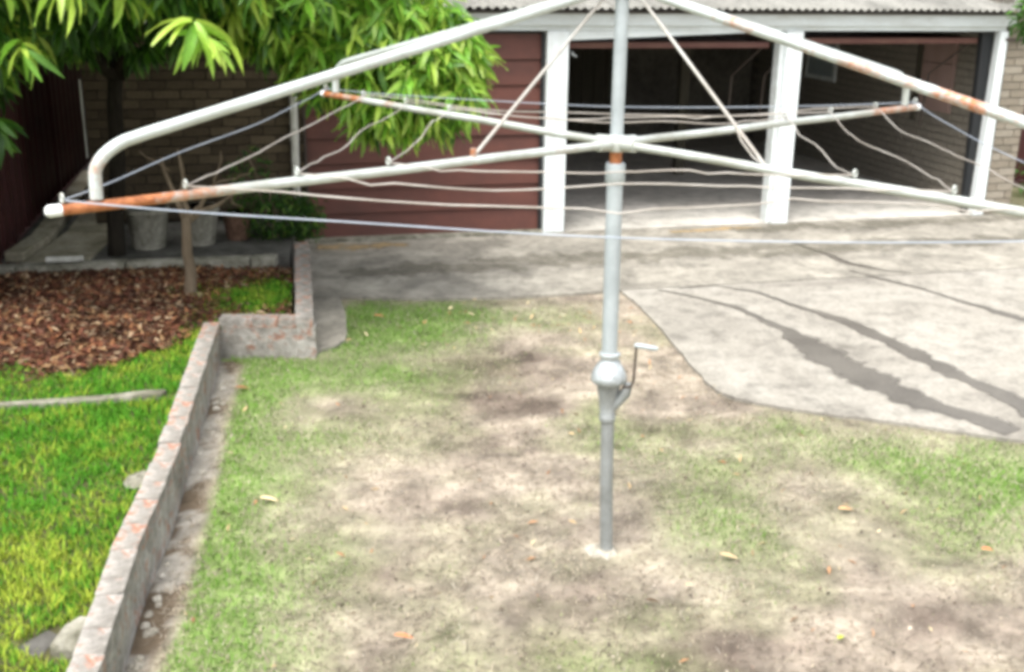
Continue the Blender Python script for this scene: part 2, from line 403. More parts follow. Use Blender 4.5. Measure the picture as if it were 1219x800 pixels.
_keep = m_stain; n_s = NT('tan_stain', .9, .1); e_ = n_s.noise(9, 5, .7); n_s.out((.42,.31,.17))
n_s.l(n_s.ramp(n_s.math('ADD', n_s.attr('rust'), n_s.math('MULTIPLY', n_s.math('SUBTRACT', e_, .5), 2.2)), [(.4, G3(0)), (1.1, G3(.7))]), n_s.b.inputs['Alpha']); m_stain = n_s.m
stain([(1.6,11.45),(1.95,11.55),(2.35,11.7),(2.65,11.75)], [.1,.16,.14,.08], .0262, 'rusty_stain')
stain([(-1.9,10.55),(-1.5,10.6),(-1.0,10.75)], [.3,.3,.15], .0264, 'rusty_stain')
n_s = NT('grime_stain', .9, .1); e_ = n_s.noise(5, 6, .7); n_s.out((.13,.12,.09))
n_s.l(n_s.ramp(n_s.math('ADD', n_s.attr('rust'), n_s.math('MULTIPLY', n_s.math('SUBTRACT', e_, .5), 3)), [(.5, G3(0)), (1.3, G3(.38))]), n_s.b.inputs['Alpha']); m_stain = n_s.m
stain([(2.3,11.5),(3.2,11.85),(4.4,12.15),(6.0,12.5)], [.3,.5,.4,.3], .0266, 'grime_stain')
stain([(-1.5,9.5),(.2,10.2),(2.0,10.6),(4.4,11.2),(7,11.9)], [.5,.6,.5,.5,.5], .0268, 'grime_stain')
m_stain = _keep
# ---- raised garden on the left
WALL_F = [(-2.00,7.36),(-1.85,6.39),(-1.73,5.62),(-1.61,4.80),(-1.56,4.30),(-1.49,3.84),(-1.42,3.40),(-1.37,2.9),(-1.30,2.2)]
TERR = .24
xs = np.linspace(0, 1, 90); ys = np.arange(1.0, 8.98, .05)
rx = np.interp(ys, [1.0,2.2,2.9,3.4,3.84,4.3,4.8,5.62,6.39,7.36,7.42,7.46,8.98], [-1.25,-1.38,-1.45,-1.5,-1.58,-1.65,-1.71,-1.83,-1.96,-2.08,-1.95,-1.53,-1.80])
TX = -6.5+(rx[:, None]+6.5)*xs[None, :]; TY = np.repeat(ys[:, None], 90, 1)
def bed_mulch(x, y):
    e = np.interp(x, [-3.6,-3.09,-2.5,-2.3,-2.15,-2.02], [6.3,6.42,6.50,6.85,7.1,7.5])
    m_ = sstep(-.12, .12, y-e+(fbm(x, y, .25, 41, 3)-.5)*.5)
    g = blob(x, y, -1.82, 8.2, .34, .62)+.6*blob(x, y, -2.15, 8.2, .25, .25)+.55*blob(x, y, -2.1, 7.4, .13, .35)
    return np.clip(m_-1.1*g+(fbm(x, y, .3, 44, 3)-.5)*.7*(g > .1), 0, 1)
mu = bed_mulch(TX, TY)[..., None]; f1 = fbm(TX, TY, .12, 66, 4)[..., None]
c = np.array([.10,.055,.032])*(.5+f1)*mu+np.array([.09,.085,.04])*(.5+f1)*(1-mu)
TZ = TERR-.02+.03*(fbm(TX, TY, .5, 23, 3)-.5)
tag(link('garden_bed', grid_mesh('garden_bed', TX, TY, TZ, m_soil, c)), kind='structure')
# patio + path behind the bed, both at garden level
def edY(x): return 9.13+.22*(x+1.85)
patio = [(-3.62, edY(-3.62)+.14), (-1.88, edY(-1.88)+.14), (-2.12, gplane(-2.12)-.01), (-3.75, gplane(-3.75)-.01)]
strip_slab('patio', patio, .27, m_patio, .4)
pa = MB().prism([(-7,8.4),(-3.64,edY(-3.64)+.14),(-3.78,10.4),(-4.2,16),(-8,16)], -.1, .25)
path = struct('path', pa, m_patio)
for (y0, y1) in ((8.78,10.0),(10.02,11.3),(11.32,12.9),(12.92,15)):
    xl = lambda y: np.interp(y, [8.6,9.5,12.4,15], [-3.98,-3.93,-4.55,-5.1]); xr = lambda y: np.interp(y, [8.6,10.4,12,15], [-3.42,-3.62,-3.95,-4.3])
    part('slab', MB().prism([(xl(y0),y0),(xr(y0),y0),(xr(y1),y1),(xl(y1),y1)], .2, .285+random.uniform(-.006,.006)), m_path, path, bevel=.012)
for (y0, y1) in ((9.0,9.62),(9.65,10.5),(10.53,11.5),(11.53,12.9)):
    xl = lambda y: np.interp(y, [8.6,9.5,12.4,15], [-4.16,-4.18,-4.84,-5.4]); xr = lambda y: np.interp(y, [8.6,9.5,12.4,15], [-3.98,-3.97,-4.62,-5.15])-.03
    part('kerb_slab', MB().prism([(xl(y0),y0),(xr(y0),y0),(xr(y1),y1),(xl(y1),y1)], .2, .33+random.uniform(-.01,.01)), m_path, path, bevel=.015)
# edging along the back of the bed
ed = thing('garden_edging', 'low concrete edging along the back of the mulched bed', 'edging', (-3.0, 8.9, .1))
x = -4.9
for wd in (.95,.80,.95,.90):
    x1 = min(x+wd, -1.97)
    mb = MB().prism([(x,edY(x)),(x1,edY(x1)),(x1,edY(x1)+.125),(x,edY(x)+.125)], .05, .30+random.uniform(-.006,.006))
    o = part('edging_length', mb, m_edge, ed, bevel=.012); o.location = (3.0,-8.9,-.1); x = x1+.012
tag(part('plastic_offcut', MB().tube([(-3.72,edY(-3.72)+.03,.335),(-3.50,edY(-3.50)+.02,.335),(-3.44,edY(-3.44)+.02,.34)], [.026,.026,.024], 10), m_pipe, None, 'auto'), 'short pale plastic pipe offcut lying on the concrete edging', 'pipe offcut')

# ---- retaining wall: washed brick, header bricks on top
def offs(P, d):
    out = []
    for i, p in enumerate(P):
        a = Vector(P[max(i-1,0)]); b = Vector(P[min(i+1,len(P)-1)]); t = (b-a).normalized(); out.append((p[0]+t.y*d, p[1]-t.x*d))
    return out
rw = thing('retaining_wall', 'low cement washed brick retaining wall stepping between the two lawns', 'wall', (-1.6, 4.5, 0))
inv = (1.6, -4.5, 0)
def wall_run(F, wdt, n_off, zt, name='wall_face'):
    # F front line (lawn side), body behind it
    pl = []; L = 0
    for i in range(len(F)-1):
        a, b = Vector(F[i]), Vector(F[i+1]); k = max(1, round((b-a).length/.12))
        for q in range(k): pl.append(a.lerp(b, q/k))
    pl.append(Vector(F[-1])); rows = 5; mb = MB(); n_ = len(pl)
    for i, p in enumerate(pl):
        t = (pl[min(i+1,n_-1)]-pl[max(i-1,0)]).normalized(); nn = Vector((t.y, -t.x))*n_off   # into the bed
        for r_ in range(rows):
            z = -.08+(zt-.062+.08)*r_/(rows-1); bul = .012*(vnoise(i*.12, r_*.1, .3, 61)-.5)+(-.02 if r_ == 0 else 0)
            q = p+nn*bul; mb.v.append((q.x, q.y, z))
        q = p+nn*wdt; mb.v.append((q.x, q.y, zt-.062)); mb.v.append((q.x, q.y, -.1))
    m_ = rows+2
    for i in range(n_-1):
        for r_ in range(m_-1): mb.f.append([i*m_+r_, (i+1)*m_+r_, (i+1)*m_+r_+1, i*m_+r_+1])
    mb.f.append(list(range(m_))); mb.f.append([(n_-1)*m_+r_ for r_ in range(m_)])
    o = part(name, mb, m_render, rw, True); o.location = inv; o.data.set_sharp_from_angle(angle=.6)
    # cap bricks laid along
    d = .09; tot = sum((pl[i+1]-pl[i]).length for i in range(n_-1)); s = 0.02
    def at(s):
        for i in range(n_-1):
            l = (pl[i+1]-pl[i]).length
            if s <= l: return pl[i].lerp(pl[i+1], s/l), (pl[i+1]-pl[i]).normalized()
            s -= l
        return pl[-1], (pl[-1]-pl[-2]).normalized()
    while s < tot-.08:
        ln = min(random.choice((.11,.17,.225,.235,.235)), tot-s); p, t = at(s+ln/2); nn = Vector((t.y, -t.x))*n_off
        ctr = p+nn*(wdt/2+random.uniform(-.005,.005))
        bk = MB().quadbox(-ln/2, ln/2, -wdt/2-.004, wdt/2+.004, -.07, 0)
        o = part('brick', bk, m_render, rw, 'auto', .006)
        o.location = (ctr.x+1.6, ctr.y-4.5, zt+random.uniform(-.004,.003)); o.rotation_euler = (random.uniform(-.03,.03), random.uniform(-.006,.006), math.atan2(t.y, t.x)+random.uniform(-.02,.02))
        s += ln+.002
wall_run(WALL_F, .10, 1, .285)
wall_run([(-1.36,7.45),(-2.09,7.40)], .11, 1, .283)
wall_run([(-1.80,9.72),(-1.60,8.64),(-1.37,7.45)], .115, 1, .29)
# rough mortar at the foot of the wall, as lumpy lengths
mb = MB()
random.seed(3)
for i in range(60):
    y = random.uniform(3.3, 7.2); xx = float(np.interp(y, [3.4,3.84,4.3,4.8,5.62,6.39,7.36], [-1.42,-1.49,-1.56,-1.61,-1.73,-1.85,-2.0]))
    if .45+.5*math.sin(y*2.1) < random.random(): continue
    r_ = random.uniform(.008, .026); c_ = (xx+.02+abs(random.gauss(0,.035)), y, -.008); k_ = 6; b_ = len(mb.v)
    for lv, (rr, zz_) in enumerate(((1.1,0),(.9,.5),(.45,.75))):
        for q in range(k_): an = 2*PI*q/k_; rq = r_*rr*random.uniform(.75,1.25); mb.v.append((c_[0]+rq*math.cos(an), c_[1]+rq*1.2*math.sin(an), c_[2]+r_*zz_*random.uniform(.8,1.2)))
    for lv in (0,1):
        for q in range(k_): mb.f.append([b_+lv*k_+q, b_+lv*k_+(q+1)%k_, b_+(lv+1)*k_+(q+1)%k_, b_+(lv+1)*k_+q])
    mb.f.append([b_+2*k_+q for q in range(k_)])
tag(part('mortar_lumps', mb, m_foot, rw), kind='stuff').location = inv
# slab crossing the wall near the camera + strip and stone in the grass
sb = thing('concrete_step', 'broken pale concrete slab let into the grass against the retaining wall', 'slab', (-1.8, 3.6, .2))
o = part('slab', MB().prism([(-1.65,3.52),(-1.61,3.49),(-1.56,3.50),(-1.50,3.47),(-1.47,3.62),(-1.50,3.75),(-1.56,3.71),(-1.61,3.72),(-1.645,3.65)], .16, .262), m_edge, sb, bevel=.012); o.location = (1.8,-3.6,-.2)
o = part('dark_hollow', MB().prism([(-1.80,3.53),(-1.675,3.50),(-1.66,3.64),(-1.72,3.68)], .10, .225), m_patio, sb, bevel=.008); o.location = (1.8,-3.6,-.2)  # dark block standing in for the shade of a hollow beside the slab
tag(part('grass_strip_edging', MB().prism([(-3.6,5.73),(-2.8,5.85),(-2.55,5.89),(-2.3,5.95),(-2.12,6.02),(-2.0,6.05),(-1.99,6.12),(-2.1,6.11),(-2.3,6.02),(-2.45,5.99),(-2.8,5.90),(-3.6,5.78)], .12, .258), m_edge, None, bevel=.012), 'half buried concrete strip crossing the left grass', 'edging')
mbs = MB().lathe([(.03,-.05),(.06,-.02),(.068,.02),(.05,.04),(.02,.048),(.003,.05)], (0,0,0), 9)
mbs.v = [(a*random.uniform(.8,1.25), b*random.uniform(.8,1.25), c_+random.uniform(-.008,.008)) for a, b, c_ in mbs.v]
so = part('stone', mbs, m_edge, None, False, loc=(-1.78,4.93,.225)); so.scale = (1,1.3,.8); tag(so, 'pale rough stone in the grass touching the retaining wall', 'stone')

# ================================================================= GRASS
def blades(name, n_, xr, yr, dens, hgt, wid, colf, zf, lean=.5, seed=1, parent=None):
    r = np.random.default_rng(seed)
    x = r.uniform(*xr, n_); y = r.uniform(*yr, n_); k = r.random(n_) < dens(x, y); x = x[k]; y = y[k]; n_ = len(x)
    h = r.uniform(.55, 1.15, n_)*hgt(x, y); a = r.uniform(0, 2*PI, n_); ln = r.uniform(.15, 1, n_)*lean*h*1.3
    wd = wid*r.uniform(.6, 1.3, n_); z = zf(x, y)
    wx, wy = -np.sin(a)*wd/2, np.cos(a)*wd/2; dx, dy = np.cos(a)*ln, np.sin(a)*ln
    V = np.zeros((n_, 5, 3))
    V[:,0] = np.stack([x-wx, y-wy, z], 1); V[:,1] = np.stack([x+wx, y+wy, z], 1)
    V[:,2] = np.stack([x+wx*.8+dx*.35, y+wy*.8+dy*.35, z+h*.6], 1); V[:,3] = np.stack([x-wx*.8+dx*.35, y-wy*.8+dy*.35, z+h*.6], 1)
    V[:,4] = np.stack([x+dx, y+dy, z+h*.92], 1)
    b = np.arange(n_)[:, None]*5
    F = np.concatenate([b+np.array([[0,1,2]]), b+np.array([[0,2,3]]), b+np.array([[3,2,4]])])
    c = np.repeat(colf(x, y, r)[:, None], 5, 1).reshape(-1, 3)
    o = link(name, np_mesh(name, V.reshape(-1, 3), F, m_grass, c), parent); return tag(o, kind='stuff')
def not_concrete(x, y): return in_poly(x+.09*(vnoise(x, y, .06, 201)-.5), y-.03+.12*(vnoise(x, y, .07, 202)-.5), lawn_poly)
def terr_in(x, y): return (x < np.interp(y, ys, rx)-.01) & (y < 8.95)
def left_dens(x, y):
    strip = (np.abs(y-np.interp(x, [-3.6,-2.8,-2.3,-1.95], [5.75,5.87,6.0,6.1])) < .045) & (fbm(x, y, .2, 91, 2) > .60-.28*sstep(-2.6,-2.2,x))
    sl = in_poly(x, y, [(-1.80,3.54),(-1.675,3.50),(-1.60,3.45),(-1.50,3.48),(-1.47,3.75),(-1.60,3.73),(-1.72,3.67)])
    return (1-bed_mulch(x, y))*terr_in(x, y)*(~strip)*(~sl)*(((x+1.78)**2+(y-4.93)**2) > .055**2)
def left_col(x, y, r):
    t = .5+1.1*(fbm(x, y, .13, 14, 4)-.5)+r.normal(0, .2, len(x)); yb = sstep(4.9, 4.2, y)*.22+sstep(6.2,6.5,y)*.05
    t = np.clip((t-.47+yb)*2.3, 0, 1)[:, None]
    g = np.array([.08,.26,.016]); yl = np.array([.36,.44,.05])
    c = g*(1-t)+yl*t; dk = (r.random(len(x)) < .12)[:, None]
    return np.clip(c*r.uniform(.7, 1.25, (len(x), 1))*np.where(dk, .55, 1), 0, 1)
blades('long_grass', 150000, (-4.3,-1.3), (2.6,8.95), left_dens, lambda x, y: .034+.034*fbm(x, y, .35, 8, 3), .0075, left_col, lambda x, y: np.full(len(x), TERR-.03), .8, 2)
def lawn_dens(x, y): return np.clip(lawn_green(x, y)*1.05+.10, 0, 1)*not_concrete(x, y)*(((x-.47)**2+(y-4.75)**2) > .12**2)
def lawn_col(x, y, r):
    g = np.clip(lawn_green(x, y)*1.2+r.normal(0, .28, len(x))-.12, 0, 1)[:, None]
    gc = np.array([.17,.32,.055]); dry = np.array([.42,.37,.27])
    return (gc*g+dry*(1-g))*r.uniform(.7, 1.2, (len(x), 1))
blades('lawn_grass', 150000, (-2.0,4.8), (2.9,9.25), lawn_dens, lambda x, y: .012+.022*lawn_green(x, y), .0065, lawn_col, lambda x, y: np.full(len(x), -.008), .9, 3)

def dry_col(x, y, r):
    c = np.array([(.46,.40,.31),(.37,.31,.24),(.27,.22,.17),(.17,.14,.11),(.54,.49,.40)])[r.choice(5, len(x), p=[.3,.25,.2,.15,.1])]
    return c*r.uniform(.8, 1.2, (len(x), 1))*(.55+.45*(1-lawn_dirt(x, y)))[:, None]
blades('dry_thatch', 130000, (-2.0,4.8), (2.9,9.25), lambda x, y: not_concrete(x, y)*(1-.7*lawn_dirt(x, y))*(((x-.47)**2+(y-4.75)**2) > .10**2), lambda x, y: .010+.006*fbm(x, y, .2, 71, 2), .0045, dry_col, lambda x, y: np.full(len(x), -.006), 3.6, 33)
# ---- fallen leaves
def leaf_shape(n_seg=5, wid=.16, fold=.18, bend=.35, wav=0, seed=0):
    """unit-length blade along +X, arching down; verts (x,y,z), three per station"""
    r = np.random.default_rng(seed); V = []; F = []
    for i in range(n_seg+1):
        t = i/n_seg; wv = wid*math.sin(PI*min(1, (t*.93+.04)))**.75*(1-.35*t); z = -bend*t*t
        s_ = wav*math.sin(t*7+seed)*.02
        V += [(t, -wv/2, z+fold*wv+s_), (t, 0, z), (t, wv/2, z+fold*wv-s_)]
    for i in range(n_seg):
        a = i*3; F += [(a, a+1, a+4, a+3), (a+1, a+2, a+5, a+4)]
    return np.array(V), np.array(F)
# mulch of dead leaves
def scatter_leaves(name, n_, xr, yr, dens, size, cols, zf, seed, wid=.38):
    r = np.random.default_rng(seed); x = r.uniform(*xr, n_); y = r.uniform(*yr, n_); k = r.random(n_) < dens(x, y); x = x[k]; y = y[k]; n_ = len(x)
    B, F = leaf_shape(2, wid, .25, .2); B = B-np.array([.5,0,0]); s = r.uniform(*size, n_)
    a = r.uniform(0, 2*PI, n_); tl = r.normal(0, .35, n_); rl = r.normal(0, .45, n_)
    P = B[None]*s[:, None, None]
    X, Y, Z = P[...,0], P[...,1], P[...,2]
    Y, Z = Y*np.cos(rl)[:,None]-Z*np.sin(rl)[:,None], Y*np.sin(rl)[:,None]+Z*np.cos(rl)[:,None]
    X, Z = X*np.cos(tl)[:,None]-Z*np.sin(tl)[:,None], X*np.sin(tl)[:,None]+Z*np.cos(tl)[:,None]
    X, Y = X*np.cos(a)[:,None]-Y*np.sin(a)[:,None], X*np.sin(a)[:,None]+Y*np.cos(a)[:,None]
    V = np.stack([X+x[:,None], Y+y[:,None], Z+(zf(x, y)+r.uniform(0, .025, n_))[:,None]], -1)
    FF = (np.arange(n_)[:,None,None]*len(B)+F[None]).reshape(-1, 4)
    C = np.array(cols)[r.integers(0, len(cols), n_)]*r.uniform(.6, 1.3, (n_, 1))*(.35+1.3*fbm(x, y, .3, 19, 3))[:, None]
    o = link(name, np_mesh(name, V.reshape(-1,3), FF, m_litter, np.repeat(C, len(B), 0))); return tag(o, kind='stuff')
browns = [(.10,.035,.02),(.15,.055,.027),(.09,.035,.02),(.22,.10,.045),(.05,.025,.015),(.14,.05,.03),(.26,.16,.08),(.08,.035,.022),(.33,.24,.15),(.06,.03,.018)]
tag(scatter_leaves('leaf_litter', 30000, (-4.4,-1.55), (6.2,8.95), lambda x, y: bed_mulch(x, y)*terr_in(x, y)*.9, (.03,.09), browns, lambda x, y: np.full(len(x), TERR-.01), 5), 'thick litter of brown dead leaves covering the garden bed', 'leaf litter')
scatter_leaves('lawn_litter', 2600, (-1.9,4.0), (3.0,9.2), lambda x, y: not_concrete(x, y)*np.clip(.12+.55*blob(x, y, .9, 8.1, .5, .8)+.5*blob(x, y, 1.2, 7.0, .3, .5)+.35*blob(x, y, -.4, 8.4, .9, .5), 0, 1), (.02,.055), [(.45,.33,.18),(.38,.20,.10),(.50,.42,.26),(.30,.17,.09)], lambda x, y: np.full(len(x), .0), 6)
scatter_leaves('soil_crumbs', 7000, (-1.9,4.2), (2.9,9.2), lambda x, y: not_concrete(x, y)*(.15+.85*lawn_dirt(x, y)), (.008,.024), [(.12,.09,.07),(.20,.16,.12),(.07,.055,.045),(.30,.26,.21)], lambda x, y: np.full(len(x), -.014), 61, .9)
def one_leaf(x, y, z, s, col, rz, label, cat='leaf', wid=.4, bend=.15):
    B, F = leaf_shape(6, wid, .2, bend); B = (B-np.array([.5,0,-bend*.4]))*s*.78
    o = link('fallen_leaf', np_mesh('fallen_leaf', B, F, m_litter, np.tile(np.array(col), (len(B),1)), True)); o.location = (x, y, z); o.rotation_euler = (.1,.1,rz)
    return tag(o, label, cat, 'fallen leaves on the lawn')
one_leaf(-1.22,5.20,.02,.12,(.62,.48,.30),.05,'pale tan leaf lying on the lawn to the left')
one_leaf(1.70,5.18,.02,.11,(.60,.36,.18),.3,'light orange leaf on the right of the lawn below the green patch')
one_leaf(2.26,4.78,.02,.085,(.62,.20,.08),.2,'small orange red leaf nearest the right edge of the lawn')
one_leaf(1.36,4.02,.02,.08,(.42,.48,.06),.9,'yellow green leaf on the front right of the lawn')
one_leaf(-1.72,6.78,.02,.12,(.30,.13,.06),.5,'brown leaf at the foot of the retaining wall')
one_leaf(-.42,3.98,.02,.10,(.50,.20,.09),.1,'orange leaf lying near the front of the lawn')
one_leaf(1.02,4.68,.02,.11,(.50,.38,.22),-.1,'tan leaf on the lawn just right of the clothes hoist foot')
one_leaf(.62,4.28,.02,.08,(.08,.05,.03),.1,'small dark brown leaf in front of the clothes hoist foot')
one_leaf(.80,4.42,.02,.06,(.55,.42,.25),.6,'tiny pale leaf in front of the clothes hoist foot')
one_leaf(-1.02,8.35,.03,.12,(.42,.18,.08),.5,'brown orange leaf in the green grass near the wall corner')
one_leaf(-.35,8.2,.03,.11,(.40,.16,.07),2.2,'dark orange leaf in the green grass by the driveway edge')

# ================================================================= GARAGE
TH = math.atan(.2507)
g = thing('garage', 'long brick garage block with maroon boards, white posts and corrugated roof', 'garage', (0, 11.3, 0), TH)
def gp(name, mb, mat, **k): return part(name, mb, mat, g, **k)
D0 = 6.2
# floor inside
fl = gp('floor', MB().quadbox(.30, 5.50, .004, D0, -.1, .026), m_gfloor)
# walls of the block (backing of the left brick face, division, back, right side)
gp('wall', MB().quadbox(-4.0, -2.06, .012, .22, .0, 2.19), m_mortar)
gp('inner_wall', MB().quadbox(.20, .30, .24, D0, 0, 2.3), m_timber)
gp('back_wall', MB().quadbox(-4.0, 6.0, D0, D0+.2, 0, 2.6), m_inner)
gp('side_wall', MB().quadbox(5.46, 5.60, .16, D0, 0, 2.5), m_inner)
gp('side_wall', MB().quadbox(-4.0, -3.85, .23, D0, 0, 2.5), m_mortar)
# back wall timber boards in the middle bay
x = .32
while x < 3.3:
    wd = random.uniform(.16,.2); gp('wall_board', MB().quadbox(x, x+wd-.008, D0-.03-random.uniform(0,.012), D0-.004, .03, 2.3), m_timber); x += wd
gp('inner_post', MB().quadbox(2.95, 3.07, 3.0, 3.12, .026, 2.3), m_timber)
# bricks : stretcher bond
def brickwork(x0, x1, z0, z1, d, mat, ax=None):
    variants = {}
    def bk(l, h):
        k = (round(l, 3), round(h, 3))
        if k not in variants: variants[k] = MB().quadbox(0, k[0], 0, .03, 0, k[1]).mesh('brick', mat, False, .0035)
        return variants[k]
    L, Hc = .24, .086; z = z0; row = 0
    while z+.07 < z1:
        x = x0-(L/2 if row % 2 else 0)
        while x < x1-.03:
            a = max(x, x0); b = min(x+L-.011, x1)
            if b-a > .03:
                o = link('brick', bk(b-a, .075), g); o.location = (a, d+random.uniform(-.002,.002), z)
            x += L
        z += Hc; row += 1
brickwork(-4.0, -2.07, .30, 2.17, -.006, m_brick)
gp('pier', MB().quadbox(5.47, 5.80, .02, .16, 0, 2.17), m_pmortar)
brickwork(5.475, 5.80, .03, 2.17, -.008, m_pbrick)
# right inner wall: brick courses (long rows, too dim to pick apart): shallow real courses joined
mb = MB(); z = .03; row = 0
while z < 2.3:
    y = .2+(.12 if row % 2 else 0)
    while y < D0-.3: mb.quadbox(5.445, 5.462, y, y+.229, z, z+.075); y += .24
    z += .086; row += 1
tag(gp('inner_bricks', mb, mk_brick('inner_side_brick', (.22,.20,.165), (.22,.20,.165), (.22,.20,.165))), kind='stuff')
# inner right wall board, window
gp('wall_panel', MB().quadbox(5.40, 5.44, .80, 1.42, 1.05, 1.60), m_panel, bevel=.004)
gp('wall_panel', MB().quadbox(5.40, 5.44, .80, 1.42, 1.61, 1.92), m_panel, bevel=.004)
gp('panel_batten', MB().quadbox(5.405, 5.445, 1.50, 1.56, .9, 1.92), m_timber)
wi = gp('window', MB().quadbox(5.42, 5.45, 3.5, 3.56, 1.15, 1.8).quadbox(5.42, 5.45, 4.3, 4.36, 1.15, 1.8).quadbox(5.42, 5.45, 3.56, 4.3, 1.15, 1.21).quadbox(5.42, 5.45, 3.56, 4.3, 1.74, 1.8), m_white2)
part('pane', MB().quadbox(5.432, 5.444, 3.56, 4.3, 1.21, 1.74), m_glass, wi)
# closed board door of the left bay: eight boards
dr = gp('board_door', MB().quadbox(-2.05, .30, .085, .11, .02, 2.0), m_dark)
for i in range(8):
    z0 = .035+i*.245
    b = MB(); b.v = [(-2.04,.052,z0),(.29,.052,z0),(.29,.075,z0+.238),(-2.04,.075,z0+.238),(-2.04,.085,z0),(.29,.085,z0),(.29,.085,z0+.238),(-2.04,.085,z0+.238)]
    b.f = [[0,1,2,3],[4,7,6,5],[0,4,5,1],[1,5,6,2],[2,6,7,3],[3,7,4,0]]
    part('board', b, m_board, dr, bevel=.003)
part('side_trim', MB().quadbox(.265, .30, .03, .05, .03, 2.0), m_black, dr)
gp('door_sill', MB().quadbox(-2.1, .30, -.05, .09, .0, .05), m_edge, bevel=.01)
gp('corner_stop', MB().quadbox(-2.062, -2.045, -.01, .09, .0, 2.0), m_dark)
# posts
gp('post', MB().quadbox(.305, .525, -.03, .14, .024, 2.02), m_white, bevel=.006)
po = gp('post', MB().quadbox(2.845, 3.025, -.05, .10, .024, 2.02), m_white, bevel=.006)
gp('post_side', MB().quadbox(2.795, 2.842, .0, .14, .024, 2.0), m_white2, bevel=.004)
mb = MB(); mb.v = [(5.315,-.04,.024),(5.44,-.04,.024),(5.44,.06,.024),(5.315,.06,.024),(5.345,-.04,2.02),(5.44,-.04,2.02),(5.44,.06,2.02),(5.345,.06,2.02)]
mb.f = [[0,3,2,1],[4,5,6,7],[0,1,5,4],[1,2,6,5],[2,3,7,6],[3,0,4,7]]
gp('post', mb, m_white, bevel=.006)
mb = MB(); mb.v = [(5.255,.07,.03),(5.31,.07,.03),(5.31,.14,.03),(5.255,.14,.03),(5.20,.07,2.0),(5.34,.07,2.0),(5.34,.14,2.0),(5.20,.14,2.0)]
mb.f = [[0,3,2,1],[4,5,6,7],[0,1,5,4],[1,2,6,5],[2,3,7,6],[3,0,4,7]]
gp('door_jamb', mb, m_black)
# lintel, fascia
gp('lintel', MB().quadbox(-2.05, 5.42, -.02, .12, 2.025, 2.105), m_white2, bevel=.004)
gp('fascia', MB().quadbox(-4.06, 5.50, -.055, -.023, 2.075, 2.19), m_white2, bevel=.004)
mb = MB(); mb.v = [(.53,-.018,1.935),(2.75,-.018,2.02),(2.75,.01,2.02),(.53,.01,1.935),(.53,-.018,2.022),(2.75,-.018,2.023),(2.75,.01,2.023),(.53,.01,2.022)]
mb.f = [[0,3,2,1],[4,5,6,7],[0,1,5,4],[1,2,6,5],[2,3,7,6],[3,0,4,7]]
gp('sagging_board', mb, m_white2)
gp('soffit', MB().quadbox(-4.1, 5.95, -.09, .3, 2.192, 2.212), m_dark)
# raised tilt doors seen on edge
for (a, b, z) in ((.54, 2.73, 1.86), (3.05, 5.19, 1.90)):
    t = gp('tilt_door', MB().quadbox(a, b, .16, 2.2, z, z+.04), m_board)
    part('door_rail', MB().quadbox(a, b, .125, .157, z-.012, z+.045), m_tilt, t, bevel=.003)
    for q in (a+.02, b-.05): part('door_arm', MB().tube([(q+.015, .2, z-.005), (q+.015, .9, 1.5), (q+.015, .95, .9)], .012, 6), m_dark, t)
gp('door_latch', MB().tube([(.56,-.03,1.82),(.56,-.05,1.80),(.60,-.05,1.78)], .009, 6), m_galv)
gp('bracket', MB().quadbox(5.41, 5.66, -.052, -.043, 1.925, 1.955), m_dark)
gp('hanging_cord', MB().tube([(1.55,1.2,1.86),(1.56,1.2,1.3),(1.55,1.2,.85)], .006, 6), m_timber)
# roof sheets: corrugated, each its own piece
def sheet(x0, wd, d0, d1, z0, slope):
    k = int(wd/.0108); mb = MB(); ny = 5
    for j_ in range(ny):
        d = d0+(d1-d0)*j_/(ny-1)
        for i in range(k+1):
            x = x0+wd*i/k; zz = z0+(d-d0)*slope+.013*math.sin((x)*2*PI/.0865)
            mb.v.append((x, d, zz))
    for j_ in range(ny):
        d = d0+(d1-d0)*j_/(ny-1)
        for i in range(k+1): v = mb.v[j_*(k+1)+i]; mb.v.append((v[0], v[1], v[2]-.007))
    o_ = ny*(k+1)
    for j_ in range(ny-1):
        for i in range(k):
            a = j_*(k+1)+i; mb.f.append([a, a+1, a+k+2, a+k+1]); mb.f.append([o_+a, o_+a+k+1, o_+a+k+2, o_+a+1])
    for i in range(k): mb.f.append([i, o_+i, o_+i+1, i+1])
    return gp('roof_sheet', mb, m_roof, smooth='auto')
x = -4.2
for i in range(14):
    z = 2.242+(i % 2)*.006+random.uniform(-.003,.003)
    sheet(x, .765, -.17-random.uniform(0,.012), 3.1, z, .16); x += .735
gp('roof_back', MB().quadbox(-4.2, 6.1, 3.0, 6.6, 2.80, 2.84), m_roof)
# conduit at the left end, white standpipe
gp('downpipe', MB().tube([(-2.16,-.06,.48),(-2.155,-.06,1.0),(-2.15,-.05,1.66)], .035, 12), m_pipe, smooth='auto')
gp('downpipe_joint', MB().tube([(-2.157,-.06,1.02),(-2.156,-.06,1.10)], .041, 12), m_pipe, smooth='auto')
gp('conduit', MB().tube([(-4.02,-.03,.9),(-4.02,-.03,1.6)], .009, 8), m_pipe)

